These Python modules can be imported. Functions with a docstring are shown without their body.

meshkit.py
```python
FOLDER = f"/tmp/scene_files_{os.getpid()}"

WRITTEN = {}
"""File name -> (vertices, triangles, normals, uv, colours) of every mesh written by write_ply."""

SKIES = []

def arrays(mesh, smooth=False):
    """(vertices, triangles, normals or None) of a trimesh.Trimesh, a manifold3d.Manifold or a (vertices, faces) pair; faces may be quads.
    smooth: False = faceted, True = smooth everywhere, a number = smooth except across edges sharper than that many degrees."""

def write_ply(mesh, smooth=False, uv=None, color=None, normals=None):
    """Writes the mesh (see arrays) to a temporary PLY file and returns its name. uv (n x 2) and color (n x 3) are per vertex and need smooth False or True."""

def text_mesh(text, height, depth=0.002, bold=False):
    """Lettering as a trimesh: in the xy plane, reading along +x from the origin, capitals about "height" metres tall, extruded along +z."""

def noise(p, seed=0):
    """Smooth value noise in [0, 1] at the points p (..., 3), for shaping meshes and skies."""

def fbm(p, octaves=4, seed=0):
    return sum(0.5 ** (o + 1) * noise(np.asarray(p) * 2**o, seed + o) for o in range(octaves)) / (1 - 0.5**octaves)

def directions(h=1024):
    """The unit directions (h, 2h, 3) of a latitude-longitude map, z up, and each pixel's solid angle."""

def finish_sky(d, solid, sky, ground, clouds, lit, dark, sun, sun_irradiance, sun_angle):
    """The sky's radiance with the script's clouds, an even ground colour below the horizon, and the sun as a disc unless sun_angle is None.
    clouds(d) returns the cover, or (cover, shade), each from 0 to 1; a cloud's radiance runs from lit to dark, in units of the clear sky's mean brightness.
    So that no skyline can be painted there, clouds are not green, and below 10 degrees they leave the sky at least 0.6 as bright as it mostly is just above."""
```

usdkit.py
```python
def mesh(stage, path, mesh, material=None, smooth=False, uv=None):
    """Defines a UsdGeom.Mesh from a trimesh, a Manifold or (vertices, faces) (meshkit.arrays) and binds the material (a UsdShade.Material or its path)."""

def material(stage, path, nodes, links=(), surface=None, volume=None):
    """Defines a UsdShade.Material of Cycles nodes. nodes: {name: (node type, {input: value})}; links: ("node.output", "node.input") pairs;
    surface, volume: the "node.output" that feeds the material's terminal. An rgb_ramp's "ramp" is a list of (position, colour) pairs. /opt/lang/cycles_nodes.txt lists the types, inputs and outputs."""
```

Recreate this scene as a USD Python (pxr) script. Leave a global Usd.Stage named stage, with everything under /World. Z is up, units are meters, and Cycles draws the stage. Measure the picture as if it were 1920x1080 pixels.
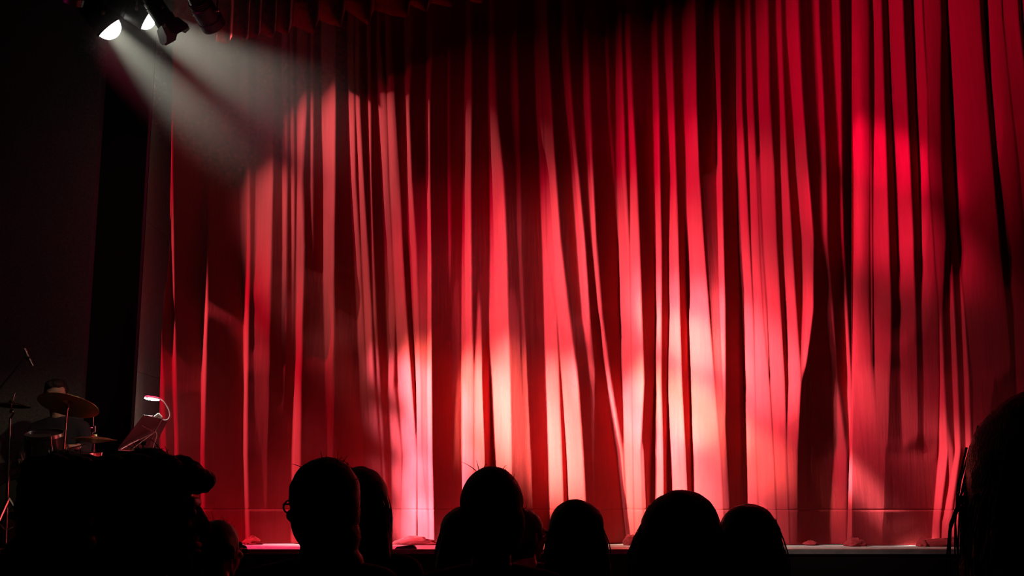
import math, random
import numpy as np, trimesh, manifold3d, usdkit, meshkit
from pxr import Usd, UsdGeom, UsdLux, UsdShade, Gf, Sdf
rng = np.random.default_rng(7); random.seed(7)
stage = Usd.Stage.CreateInMemory()
UsdGeom.SetStageUpAxis(stage, 'Z'); UsdGeom.SetStageMetersPerUnit(stage, 1.0)
UsdGeom.Xform.Define(stage, '/World'); UsdGeom.Scope.Define(stage, '/World/Looks')

# ---------------------------------------------------------------- camera
F, TILT, CAM = 2160.0, math.radians(10.2), np.array([0.0, -8.6, 1.34])
cam = UsdGeom.Camera.Define(stage, '/World/camera')
cam.CreateHorizontalApertureAttr(36.0); cam.CreateVerticalApertureAttr(20.25)
cam.CreateFocalLengthAttr(36.0 * F / 1920)
cam.CreateClippingRangeAttr((0.05, 200.0))
cam.CreateExposureAttr(0.68)
cam.AddTranslateOp().Set(Gf.Vec3d(*CAM)); cam.AddRotateXOp().Set(90 + math.degrees(TILT))
CT, ST = math.cos(TILT), math.sin(TILT)
def at(px, py, Y):
    """The point of the place seen at a pixel, at the depth Y."""
    a, b = (px - 960) / F, (540 - py) / F
    d = np.array([a, CT - ST * b, ST + CT * b])
    return CAM + d * ((Y - CAM[1]) / d[1])

used = {}
def path_for(name, parent=None):
    base = (parent.GetPath().pathString if parent else '/World') + '/' + name
    n = used.get(base, -1) + 1; used[base] = n
    return base if n == 0 else f'{base}_{n:03d}'

# ---------------------------------------------------------------- light
dome = UsdLux.DomeLight.Define(stage, '/World/added_ambient_fill')  # added: very faint even fill from all around
dome.CreateIntensityAttr(0.0006); dome.CreateColorAttr(Gf.Vec3f(1, .9, .8))
def spot(name, pos, target, half, soft, color, power, radius=.06):
    l = UsdLux.SphereLight.Define(stage, path_for(name))
    l.CreateRadiusAttr(radius); l.CreateIntensityAttr(power); l.CreateNormalizeAttr(True)
    l.CreateColorAttr(Gf.Vec3f(*color))
    s = UsdLux.ShapingAPI.Apply(l.GetPrim())
    s.CreateShapingConeAngleAttr(half); s.CreateShapingConeSoftnessAttr(soft)
    pos, target = np.asarray(pos, float), np.asarray(target, float)
    z = pos - target; z /= np.linalg.norm(z)
    x = np.cross([0, 0, 1.0], z); x /= np.linalg.norm(x); y = np.cross(z, x)
    m = np.eye(4); m[0, :3], m[1, :3], m[2, :3], m[3, :3] = x, y, z, pos
    l.AddTransformOp().Set(Gf.Matrix4d(*m.ravel().tolist()))
    return l
def unseen_spot(name, u, v, rpx, soft, color, power, az=61, el=30, dist=6.5):
    """An unseen lamp out of the frame, placed to light the curtain."""
    T = at(u, v, .07 - .30 * (u - 300) / 1600 - (.13 if u > 1590 else 0)); a, e = math.radians(az), math.radians(el)
    pos = T + dist * np.array([-math.sin(a) * math.cos(e), -math.cos(a) * math.cos(e), math.sin(e)])
    spot(name, pos, T, math.degrees(math.atan(rpx * .004 / dist)), soft, color, power * dist * dist)
WARM, PEACH, PINK, ROSE, RED = (1, 1, .55), (1, 1, .65), (1, 1, .92), (1, 1, 1.1), (1, .02, .3)
for u, v, r, p, col, az, el in [                                         # unseen lanterns, warm and pink, placed to light parts of the curtain ...
        (1272, 622, 60, 110, WARM, 61, 30), (1262, 745, 72, 165, WARM, 61, 30), (1223, 720, 337, 12, PINK, 61, 30), (890, 770, 115, 105, PEACH, 62, 30), (1055, 800, 140, 125, PEACH, 62, 30),
        (775, 985, 62, 100, ROSE, 63, 24), (772, 905, 62, 100, ROSE, 63, 25), (769, 815, 62, 90, ROSE, 63, 26), (764, 715, 60, 85, ROSE, 63, 28), (1322, 630, 118, 55, PINK, 61, 30), (924, 730, 270, 4, PEACH, 61, 30),
        (1265, 880, 100, 38, PINK, 61, 30), (1238, 539, 213, 12, PINK, 61, 30), (540, 900, 130, 10, PINK, 81, 60), (1797, 890, 95, 14, PINK, 73, 45),
        (1595, 895, 34, 95, PINK, 74, 45), (1405, 850, 68, 35, PEACH, 63, 30), (1175, 750, 70, 80, PINK, 62, 30), (1552, 500, 240, 3, PINK, 61, 36)]:
    unseen_spot('unseen_lantern_light', u, v, r, 1.0, col, p, az, el)
for u, v, r, p, az, el in [                                             # ... and unseen red ones, likewise out of view
        (1435, 395, 307, 5, 61, 30), (1640, 285, 75, 22, 61, 24), (1635, 420, 108, 15, 61, 28), (1760, 110, 330, 7, 61, 14), (1130, 590, 330, 12, 61, 22),
        (450, 780, 300, 22, 80, 60), (1450, 680, 200, 14, 65, 35), (1409, 199, 227, 3, 61, 18), (1310, 330, 140, 9, 61, 24), (930, 381, 385, 2, 61, 10), (1840, 946, 100, 6, 74, 45)]:
    unseen_spot('unseen_lantern_light', u, v, r, 1.0, RED if u > 500 else (1, .025, .16), p, az, el)
unseen_spot('unseen_red_wash', 1150, 850, 1000, 1.0, (1, .03, .14), .2, az=5, el=25, dist=7)  # out of view in front, placed to redden the dark folds
BEAM1, BEAM2 = at(204, 52, -.72), at(273, 36, -.66)
AIM1, AIM2 = at(505, 385, -.1), at(680, 275, -.1)
for B, A, half in ((BEAM1, AIM1, 14), (BEAM2, AIM2, 17)):
    spot('beam_light', B - .27 * (A - B) / np.linalg.norm(A - B), A, half, 1.0, (1, 1, .85), 84, .01)
spot('unseen_drummer_light', (1.6, -5.5, 5.2), at(95, 800, -.3), 7, 1.0, (1, .76, .52), 55, .08)  # unseen warm lamp, placed to light the drummer

# ---------------------------------------------------------------- helpers
def tag(p, label=None, cat=None, group=None, kind=None):
    for k, v in (('label', label), ('category', cat), ('group', group), ('kind', kind)):
        if v: p.SetCustomDataByKey(k, v)
    return p
def obj(name, mesh, material, parent=None, smooth=40, **kw):
    p = usdkit.mesh(stage, path_for(name, parent), mesh, LOOK[material], smooth=smooth).GetPrim()
    return tag(p, **kw)
def thing(name, loc=(0, 0, 0), rotz=0, **kw):
    x = UsdGeom.Xform.Define(stage, path_for(name)); x.AddTranslateOp().Set(Gf.Vec3d(*map(float, loc)))
    x.AddRotateZOp().Set(float(rotz))
    return tag(x.GetPrim(), **kw)

LOOK = {}
def mat(name, color, rough=.6, metal=0., noise=None, bump=0., bscale=200, spec=.5, **kw):
    nodes = {'p': ('principled_bsdf', dict(base_color=color, roughness=rough, metallic=metal, specular_ior_level=spec, **kw))}
    links = []
    if noise:
        nodes['tc'] = ('texture_coordinate', {})
        nodes['n'] = ('noise_texture', dict(scale=noise[0], detail=4.0, roughness=.6))
        a, b = np.array(color) * (1 - noise[1]), np.array(color) * (1 + noise[1])
        nodes['r'] = ('rgb_ramp', {'ramp': [(.3, a), (.7, b)]})
        links += [('tc.object', 'n.vector'), ('n.fac', 'r.fac'), ('r.color', 'p.base_color')]
    if bump:
        nodes['tb'] = ('texture_coordinate', {})
        nodes['nb'] = ('noise_texture', dict(scale=float(bscale), detail=3.0))
        nodes['b'] = ('bump', dict(strength=bump, distance=.01))
        links += [('tb.object', 'nb.vector'), ('nb.fac', 'b.height'), ('b.normal', 'p.normal')]
    LOOK[name] = usdkit.material(stage, '/World/Looks/' + name, nodes, links, surface='p.BSDF')
def emit(name, color, strength):
    LOOK[name] = usdkit.material(stage, '/World/Looks/' + name, {'e': ('emission', dict(color=color, strength=strength))}, surface='e.emission')

LOOK['curtain'] = usdkit.material(stage, '/World/Looks/curtain', {
    'tc': ('texture_coordinate', {}),
    'm': ('mapping', dict(scale=(60., 60., 3.))), 'n': ('noise_texture', dict(scale=1.0, detail=5.0, roughness=.65)),
    'r': ('rgb_ramp', {'ramp': [(.25, (.285, .0185, .0235)), (.75, (.34, .025, .031))]}),
    'nb': ('noise_texture', dict(scale=420.0, detail=2.0)),
    'm2': ('mapping', dict(scale=(26., 26., 2.2))), 'n2': ('noise_texture', dict(scale=1.0, detail=3.0)),
    'add': ('math', dict(math_type='multiply_add', value2=.25)),
    'b': ('bump', dict(strength=.35, distance=.006)),
    'p': ('principled_bsdf', dict(roughness=.85, specular_ior_level=.15, sheen_weight=.12, sheen_roughness=.4, sheen_tint=(1., .35, .35)))},
    [('tc.object', 'm.vector'), ('m.vector', 'n.vector'), ('n.fac', 'r.fac'), ('r.color', 'p.base_color'),
     ('tc.object', 'nb.vector'), ('tc.object', 'm2.vector'), ('m2.vector', 'n2.vector'),
     ('nb.fac', 'add.value1'), ('n2.fac', 'add.value3'), ('add.value', 'b.height'), ('b.normal', 'p.normal')], surface='p.BSDF')
mat('valance_cloth', (.55, .022, .030), .9, noise=(40, .2), bump=.2, bscale=300)
mat('stage_floor', (.62, .60, .54), .45, noise=(14, .25))
mat('stage_black', (.012, .008, .008), .7)
mat('wall_grey', (.115, .12, .11), .9, noise=(55, .35), bump=.3, bscale=120)
mat('wall_black', (.012, .012, .011), .95, spec=.1)
mat('panel_grey', (.58, .57, .50), .85, noise=(30, .12))
mat('house_dark', (.02, .018, .018), .9)

# ---------------------------------------------------------------- setting
def box(x0, x1, y0, y1, z0, z1):
    m = trimesh.creation.box((x1 - x0, y1 - y0, z1 - z0)); m.apply_translation(((x0 + x1) / 2, (y0 + y1) / 2, (z0 + z1) / 2)); return m
ZS = .99
S = dict(kind='structure')
obj('floor', box(-8, 8, -12, -.84, -.1, 0), 'house_dark', smooth=False, **S)
stg = obj('stage_platform', box(-8, 8, -.83, 4, 0, ZS - .03), 'stage_black', smooth=False, **S)
obj('stage_floor', box(-8, 8, -.84, 4, ZS - .03, ZS), 'stage_floor', smooth=False, **S)
obj('ceiling', box(-8, 8, -12, 4, 8.6, 8.7), 'house_dark', smooth=False, **S)
obj('wall_back', box(-8, 8, 3.9, 4, ZS, 8.6), 'wall_black', smooth=False, **S)
obj('wall_right', box(7.9, 8, -12, 3.9, 0, 8.6), 'house_dark', smooth=False, **S)
obj('wall_left', box(-8, -7.9, -12, 3.9, 0, 8.6), 'house_dark', smooth=False, **S)
obj('wall_rear', box(-7.9, 7.9, -12, -11.9, 0, 8.6), 'house_dark', smooth=False, **S)

# stage left: a grey wall, a black opening and a pale panelled return beside the curtain
def X(u, Y): return at(u, 700, Y)[0]
obj('wall_stage_left', box(-7.9, X(154, .62), .62, .72, ZS, 8.6), 'wall_grey', smooth=False, **S)
obj('wall_stage_opening', box(X(150, .66), X(262, .66), .80, .9, ZS, 8.6), 'wall_black', smooth=False, **S)
obj('added_spill_blocker', box(-4.5, -4.38, -.2, .6, ZS, 8.6), 'wall_black', smooth=False, **S)  # added out of view, keeps lantern spill off the grey wall
wr = stage.DefinePrim(path_for('wall_curtain_side'), 'Xform'); tag(wr, kind='structure')
XR = X(257, .2)
obj('edge', box(XR - .02, XR, .185, .2, ZS, 8.6), 'wall_black', wr, smooth=False)
zs = [ZS] + [at(280, v, .3)[2] for v in (699, 420, 150)] + [8.6]
for z0, z1 in zip(zs[:-1], zs[1:]):
    obj('panel', box(XR - .02, XR, .2, 1.6, z0 + .002, z1 - .002), 'panel_grey', wr, smooth=False)
# ---------------------------------------------------------------- the red curtain: folds run down along these tracks
# each fold: (v, left edge, right edge, how squarely its left and right sides face the lanterns)
def fold(off, sc, *rows, e=(1.6, 3.0)):
    r = np.array([(v, off + a / sc, off + b / sc, l, q) for v, a, b, l, q in rows], float)
    return r, e
def q1(*r, **k): return fold(300, 4.8, *r, **k)
def q2(*r, **k): return fold(700, 4.8, *r, **k)
def q3(*r, **k): return fold(1100, 4.8, *r, **k)
def q4(*r, **k): return fold(1500, 4.571, *r, **k)
FOLDS = [
 q1((330,115,116,0,0),(590,25,30,.1,.1),(640,12,20,.5,.5),(720,5,35,.9,.9),(850,5,55,.9,.9),(1020,5,70,.9,.9)),
 q1((70,95,118,.3,.3),(330,100,120,.5,.5),(460,100,130,.6,.6),(590,108,135,.8,.8),(720,118,148,.9,.9),(850,125,162,1,1),(1020,130,175,1,1)),
 q1((70,420,460,.4,.3),(330,400,440,.5,.5),(460,385,435,.7,.6),(590,380,428,.9,.8),(720,373,412,.95,.9),(850,362,398,1,.9),(980,360,410,1,.8),(1020,355,420,1,.7)),
 q1((200,440,700,.15,.15),(330,440,715,.1,.1),(460,440,720,.04,.04),(590,440,745,.03,.03),(850,420,730,.03,.03),(1020,420,730,.03,.03), e=(20,20)),
 q1((70,720,790,.3,.6),(200,720,800,.3,.7),(330,715,805,.35,1),(460,735,815,.7,.7),(590,755,800,1,.9),(720,755,788,1,1),(850,745,785,1,1),(980,768,800,1,1),(1020,765,812,1,1)),
 q1((70,870,1020,.7,.9),(200,870,1020,.7,.9),(330,865,1015,.65,1),(460,855,1005,.6,.8),(590,840,1000,.45,.5),(720,850,985,.15,.25),(850,850,970,.06,.15),(980,850,970,.05,.12)),
 q1((70,1100,1150,.9,.7),(330,1105,1145,1,.8),(460,1108,1142,1,.7),(590,1100,1142,.55,.45),(720,1095,1125,.25,.2),(800,1095,1120,0,0)),
 q1((70,1170,1195,.9,.7),(330,1185,1212,1,.7),(460,1190,1213,1,.7),(590,1192,1206,.5,.4),(680,1195,1200,0,0)),
 q1((70,1237,1325,1,.6),(200,1237,1320,1,.6),(330,1240,1290,1,.4),(460,1230,1300,.9,.7),(590,1222,1285,.9,1),(720,1208,1270,1,.9),(850,1190,1265,1,.8),(980,1185,1260,1,.7),(1020,1180,1260,1,.7)),
 q1((70,1360,1382,.9,.7),(330,1358,1380,.8,.6),(460,1372,1380,.3,.3),(510,1378,1380,0,0)),
 q1((70,1450,1580,.9,1),(200,1455,1580,.9,1),(330,1470,1575,.9,1),(460,1470,1568,.9,.9),(590,1475,1570,.5,.6),(720,1490,1570,.25,.3),(850,1510,1560,.15,.18),(980,1510,1560,.1,.1)),
 q1((70,1685,1745,.9,.7),(200,1690,1750,1,.8),(330,1712,1760,.9,.8),(460,1745,1800,.9,.8),(590,1775,1835,.6,.6),(720,1800,1860,.4,.5),(850,1830,1900,.15,.2),(980,1860,1940,.1,.2)),
 q1((70,1760,1795,.9,.6),(200,1765,1800,1,.7),(330,1790,1830,1,.8),(460,1815,1870,1,.8),(590,1845,1905,.9,.8),(720,1862,1930,.6,.5),(850,1900,1985,.25,.2),(980,1920,2010,.2,.2)),
 q2((70,-60,-30,.9,.8),(200,-50,-22,1,.8),(330,-32,-18,1,.8),(460,-15,0,1,.9),(590,5,30,.7,.5),(720,40,62,.5,.4),(850,80,98,.45,.3),(980,110,125,.4,.3)),
 q2((70,30,60,.8,.5),(200,42,125,.9,.45),(330,75,140,.85,.6),(460,102,172,.8,.7),(590,122,202,.65,.6),(720,135,185,.6,.4),(850,165,262,.65,.5),(980,170,250,.6,.6),(1020,165,250,.6,.6)),
 q2((70,110,165,.8,.3),(200,128,200,1,.3),(330,148,240,1,.4),(460,175,262,1,.95),(590,205,300,.95,.9),(720,225,345,.9,1),(850,268,392,.8,.95),(980,245,390,.8,.95),(1020,240,390,.8,.95)),
 q2((70,275,360,.8,.4),(200,290,325,1,.5),(330,303,345,1,.8),(460,322,388,1,.8),(590,350,412,.9,.85),(720,380,432,.9,.8),(850,398,440,.9,.7),(980,398,500,.9,.8),(1020,398,500,.9,.8)),
 q2((330,345,480,.1,.1),(460,388,490,.2,.25),(590,412,488,.45,.35),(720,432,488,.45,.45),(850,440,495,.6,.5),(980,498,500,.6,.6), e=(2,2)),
 q2((70,480,540,.7,.4),(200,480,512,.9,.5),(330,478,515,.9,.5),(460,490,520,.8,.9),(590,488,522,.9,1),(720,485,525,.95,1),(850,490,530,.9,1),(980,500,545,.9,1),(1020,500,548,.9,1), e=(2,1.5)),
 q2((70,675,690,.5,.4),(200,672,688,.6,.5),(330,672,700,.85,.5),(460,680,702,.7,.4),(540,686,698,.2,.1),(590,690,692,0,0)),
 q2((460,690,800,.1,.1),(590,690,795,.12,.12),(850,690,790,.14,.14),(1020,690,790,.14,.14), e=(6,4)),
 q2((70,830,885,.8,.6),(200,822,885,.9,.7),(330,812,880,1,.8),(460,803,880,1,.9),(590,798,887,1,.9),(720,793,905,.95,.6),(850,795,905,.9,.7),(1020,795,905,.9,.7)),
 q2((520,945,948,0,0),(560,942,960,.3,.3),(590,940,972,.6,.4),(720,908,980,.75,.9),(850,908,1003,.75,1),(1020,908,1015,.8,1), e=(3,1.8)),
 q2((70,1040,1095,.9,.4),(200,1040,1110,.9,.4),(330,1050,1175,1,.6),(460,1055,1200,1,.85),(590,1045,1215,.9,.95),(720,1050,1235,.85,1),(850,1058,1245,.8,1),(1020,1062,1250,.8,1)),
 q2((70,1250,1290,.7,.5),(200,1265,1310,.7,.5),(330,1303,1324,.4,.3),(460,1300,1338,.2,.2),(590,1325,1362,.16,.22),(720,1340,1388,.18,.28),(850,1360,1418,.18,.3),(1020,1380,1450,.18,.3), e=(8,3)),
 q2((330,1180,1300,.0,.0),(460,1210,1320,.06,.06),(590,1222,1340,.14,.12),(720,1238,1360,.16,.14),(850,1248,1380,.2,.18),(1020,1255,1390,.2,.18), e=(2,10)),
 q2((70,1450,1500,.8,.7),(200,1470,1530,.8,.7),(330,1500,1552,.9,.8),(460,1525,1565,.9,.7),(590,1540,1650,.9,.85),(720,1552,1672,.85,.75),(850,1570,1698,.85,.8),(1020,1585,1725,.85,.8)),
 q2((70,1500,1565,.8,.9),(200,1530,1602,.8,.9),(330,1552,1642,.9,1),(460,1565,1685,.85,1),(590,1656,1760,.85,.9),(720,1700,1842,.95,.8),(850,1735,1887,.95,.85),(1020,1765,1930,.95,.85)),
 q2((70,1690,1750,.8,.6),(200,1735,1790,.8,.7),(330,1788,1845,.9,.9),(460,1835,1902,.8,1),(590,1880,1945,.7,.9),(660,1925,1975,.5,.4),(720,1950,2010,.15,.1),(850,1970,2000,.15,.1),(980,1990,2020,.1,.1)),
 q3((70,-30,8,.8,.6),(200,-25,35,.8,.6),(330,10,58,.7,.9),(460,50,87,.6,.8),(590,108,142,.8,.6),(720,185,222,.9,.7),(850,280,332,.9,.6),(980,335,364,.9,.6),(1020,345,370,.9,.6)),
 q3((70,165,195,.5,.4),(200,190,213,.5,.4),(330,240,260,.6,.5),(460,275,284,.7,.6),(500,284,286,.5,.5)),
 q3((70,265,312,.8,.7),(200,265,333,.9,.8),(330,268,355,1,.9),(460,284,386,1,1),(590,298,400,.95,.95),(720,318,410,.85,1),(850,340,420,.9,1),(980,365,430,.85,.9),(1020,370,440,.85,.9)),
 q3((70,350,395,.7,.5),(200,375,418,.8,.6),(330,392,452,1,.8),(460,393,476,1,.95),(590,400,495,.95,1),(720,410,518,1,1),(850,420,488,1,.95),(980,430,515,.9,.9),(1020,440,515,.9,.9)),
 q3((800,488,500,0,0),(850,490,520,.6,.5),(1020,515,560,.6,.5)),
 q3((70,585,635,.8,.7),(200,600,652,.9,.8),(330,605,662,1,.9),(460,612,674,1,.95),(590,618,674,.9,.9),(720,612,672,.75,.9),(850,585,692,.75,1),(1020,560,700,.75,1)),
 q3((70,700,770,.7,.7),(200,730,787,.8,.8),(330,748,806,.9,1),(460,735,827,.9,1),(590,738,842,.85,1),(720,725,862,.7,1),(850,728,895,1,.95),(1020,730,930,1,.95)),
 q3((590,842,895,.3,.4),(720,866,918,.35,.4),(850,897,936,.4,.35),(1020,935,950,.4,.35)),
 q3((70,865,985,.9,.7),(200,880,992,1,.7),(330,890,1015,1,.8),(460,895,1055,1,.9),(590,905,1105,1,.9),(720,922,1155,1,.9),(850,940,1205,.95,.9),(1020,955,1250,.95,.9), e=(3,2)),
 q3((330,1040,1165,.12,.18),(460,1065,1185,.15,.28),(590,1108,1200,.35,.5),(720,1158,1226,.42,.55),(850,1206,1268,.5,.3),(1020,1250,1310,.5,.3)),
 q3((70,1145,1197,.8,.8),(200,1165,1207,.8,.9),(330,1168,1220,.9,1),(460,1185,1233,.9,1),(590,1198,1248,.9,1),(720,1224,1252,.8,.8),(800,1240,1254,.3,.3),(850,1250,1255,0,0)),
 q3((590,1372,1402,.35,.6),(720,1375,1406,.3,.5),(850,1385,1436,.3,.5),(1020,1385,1450,.3,.5)),
 q3((70,1340,1387,.7,.8),(200,1340,1397,.9,1),(330,1352,1432,1,.9),(460,1368,1468,.95,.95),(590,1400,1502,.95,.9),(720,1408,1520,.85,.95),(850,1436,1530,.9,.8),(1020,1450,1560,.9,.8)),
 q3((70,1432,1477,.9,.8),(200,1442,1502,.9,.8),(330,1465,1530,.9,.9),(460,1482,1558,.9,.7),(590,1508,1590,.9,.75),(720,1520,1650,.95,.75),(850,1530,1685,.8,.75),(1020,1560,1720,.8,.75)),
 q3((330,1530,1570,.4,.4),(460,1558,1590,.6,.5),(590,1590,1630,.7,.6),(720,1650,1652,.7,.6)),
 q3((70,1530,1642,.8,.6),(200,1545,1652,.8,.6),(330,1568,1692,.85,.7),(460,1588,1712,.8,.7),(590,1630,1752,.75,.7),(720,1652,1785,.7,.7),(850,1688,1800,.65,.5),(1020,1725,1830,.6,.5)),
 q3((70,1715,1758,.8,.7),(200,1735,1782,.8,.7),(330,1745,1812,.8,.9),(460,1765,1850,.8,1),(590,1788,1890,.8,.9),(720,1815,1932,.7,.75),(850,1802,1902,.45,.35),(1020,1835,1900,.4,.2)),
 fold(1500,4.571,(70,-110,-2,.8,.6),(200,-68,26,.8,.7),(330,-34,68,.8,.9),(460,14,119,.8,.9),(590,10,114,.5,1),(680,8,60,.3,.9),(730,4,10,.2,.2)),
 q4((720,35,100,.14,.2),(850,40,110,.12,.16),(1020,40,120,.12,.12), e=(6,6)),
 q4((70,125,172,.5,.8),(200,152,206,.6,.8),(330,178,228,.5,.7),(460,193,238,.35,.45),(590,225,288,.28,.3),(720,265,325,.3,.3),(850,300,400,.3,.3),(1020,240,400,.25,.35), e=(5,3)),
 q4((70,285,347,.6,.8),(200,312,357,.6,.8),(330,342,360,.6,.6),(460,358,374,.6,.5),(590,383,408,.7,.6),(720,408,438,1,.9),(790,425,440,1,1),(830,430,445,1,1)),
]
FOLDS_R = [  # the next curtain panel: it overlaps the first
 q4((70,452,605,1,.35),(200,454,612,1,.3),(330,460,608,1,.5),(460,460,604,1,.4),(590,456,605,1,.35),(680,452,620,1,.35),(720,448,640,.8,.3),(850,446,740,.4,.14),(980,444,740,.2,.1),(1020,444,740,.2,.1), e=(1.2,5)),
 q4((720,446,468,1,.9),(850,428,452,1,1),(980,408,445,1,1),(1020,402,450,1,1), e=(1.2,1.5)),
 q4((200,608,614,.3,.3),(330,608,622,.7,.6),(460,608,626,.8,.6),(590,610,628,.55,.5),(680,612,625,.3,.3),(740,615,622,0,0)),
 q4((70,635,714,.8,.7),(200,640,732,.8,.7),(330,635,750,.8,.95),(460,632,768,.7,.8),(590,636,786,.6,.6),(680,640,780,.4,.35),(720,645,770,.3,.25),(850,660,760,.12,.1)),
 q4((70,762,898,.7,.85),(200,782,925,.7,.8),(330,808,952,.7,.85),(460,832,978,.7,.75),(590,855,995,.5,.45),(720,860,1010,.2,.15),(850,880,1030,.1,.1)),
 q4((70,970,1065,.7,.9),(200,995,1105,.9,.7),(330,1025,1110,.9,.7),(460,1040,1150,.75,.4),(590,1045,1190,.4,.3),(720,1060,1195,.2,.2),(850,1060,1180,.12,.16)),
 q4((70,1075,1222,.65,.5),(200,1105,1215,.6,.4),(330,1112,1225,.4,.3),(460,1150,1260,.4,.25),(590,1195,1225,.35,.25),(720,1206,1238,.85,.6),(850,1193,1268,.95,.9),(980,1138,1192,.95,.9),(1020,1130,1195,.95,.9)),
 q4((460,1285,1300,.15,.1),(590,1290,1328,.55,.5),(720,1312,1352,.9,.9),(850,1333,1372,1,.95),(980,1218,1278,1,.9),(1020,1210,1280,1,.9)) ,
 q4((780,1238,1250,0,0),(850,1272,1318,.5,.4),(980,1288,1300,.5,.5),(1020,1290,1296,.5,.5)),
 q4((460,1355,1362,.2,.2),(590,1388,1412,.6,.5),(720,1412,1448,.9,.85),(850,1425,1468,.9,.6),(980,1300,1350,.9,.8),(1020,1295,1360,.9,.8)),
 q4((70,1272,1562,.9,.65),(200,1298,1608,.9,.6),(330,1328,1658,.8,.5),(460,1362,1712,.55,.35),(590,1420,1775,.25,.15),(720,1480,1840,.12,.1),(1020,1480,1900,.1,.1)),
 q4((70,1602,1752,.95,.6),(200,1648,1815,.85,.4),(330,1700,1880,.6,.3),(460,1765,1940,.4,.2),(590,1835,2000,.2,.15),(1020,1900,2100,.1,.1)),
 q4((70,1756,1890,.7,.7),(200,1815,1960,.5,.5),(330,1885,2030,.4,.4),(1020,2150,2240,.1,.1)),
 q4((70,1915,2060,.8,.7),(200,1985,2140,.7,.7),(330,2050,2240,.4,.4),(1020,2250,2340,.1,.1)),
 q4((70,2090,2230,.8,.7),(330,2260,2400,.5,.5),(1020,2350,2460,.1,.1)),
]
D0 = -CAM[1]
def facing(folds, u, v):
    """How squarely the cloth faces the lanterns at the pixels u of the row v: 0 turned away, 1 square on."""
    c = np.zeros_like(u)
    for r, (el, er) in folds:
        vv = np.clip(v, r[0, 0], r[-1, 0])
        lo = v < r[0, 0] - 1 and r[0, 0] > 75; hi = v > r[-1, 0] + 1 and r[-1, 0] < 970
        fade = max(0., 1 - ((r[0, 0] - v) / 45 if lo else (v - r[-1, 0]) / 45)) if lo or hi else 1.
        if fade <= 0: continue
        a, b, l, q = (np.interp(vv, r[:, 0], r[:, k]) for k in (1, 2, 3, 4))
        if v < 75 and r[0, 0] < 75:
            s = (v - r[0, 0]) * .045 * (np.mean([a, b]) - 960) / 900; a += s; b += s
        if b - a < .3: continue
        t = np.clip((u - a) / (b - a), 0, 1)
        w = 1 / (1 + np.exp(-np.clip((u - a) / (el * .35), -40, 40))) / (1 + np.exp(-np.clip((b - u) / (er * .35), -40, 40)))
        c = np.maximum(c, (l + (q - l) * t) * w * fade)
    return np.where(c < .4, 2.5 * c * c, c)
def gauss(a, s):
    k = np.exp(-.5 * (np.arange(-int(3 * s), int(3 * s) + 1) / s) ** 2); k /= k.sum()
    return np.convolve(np.pad(a, len(k) // 2, 'edge'), k, 'valid')
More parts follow.
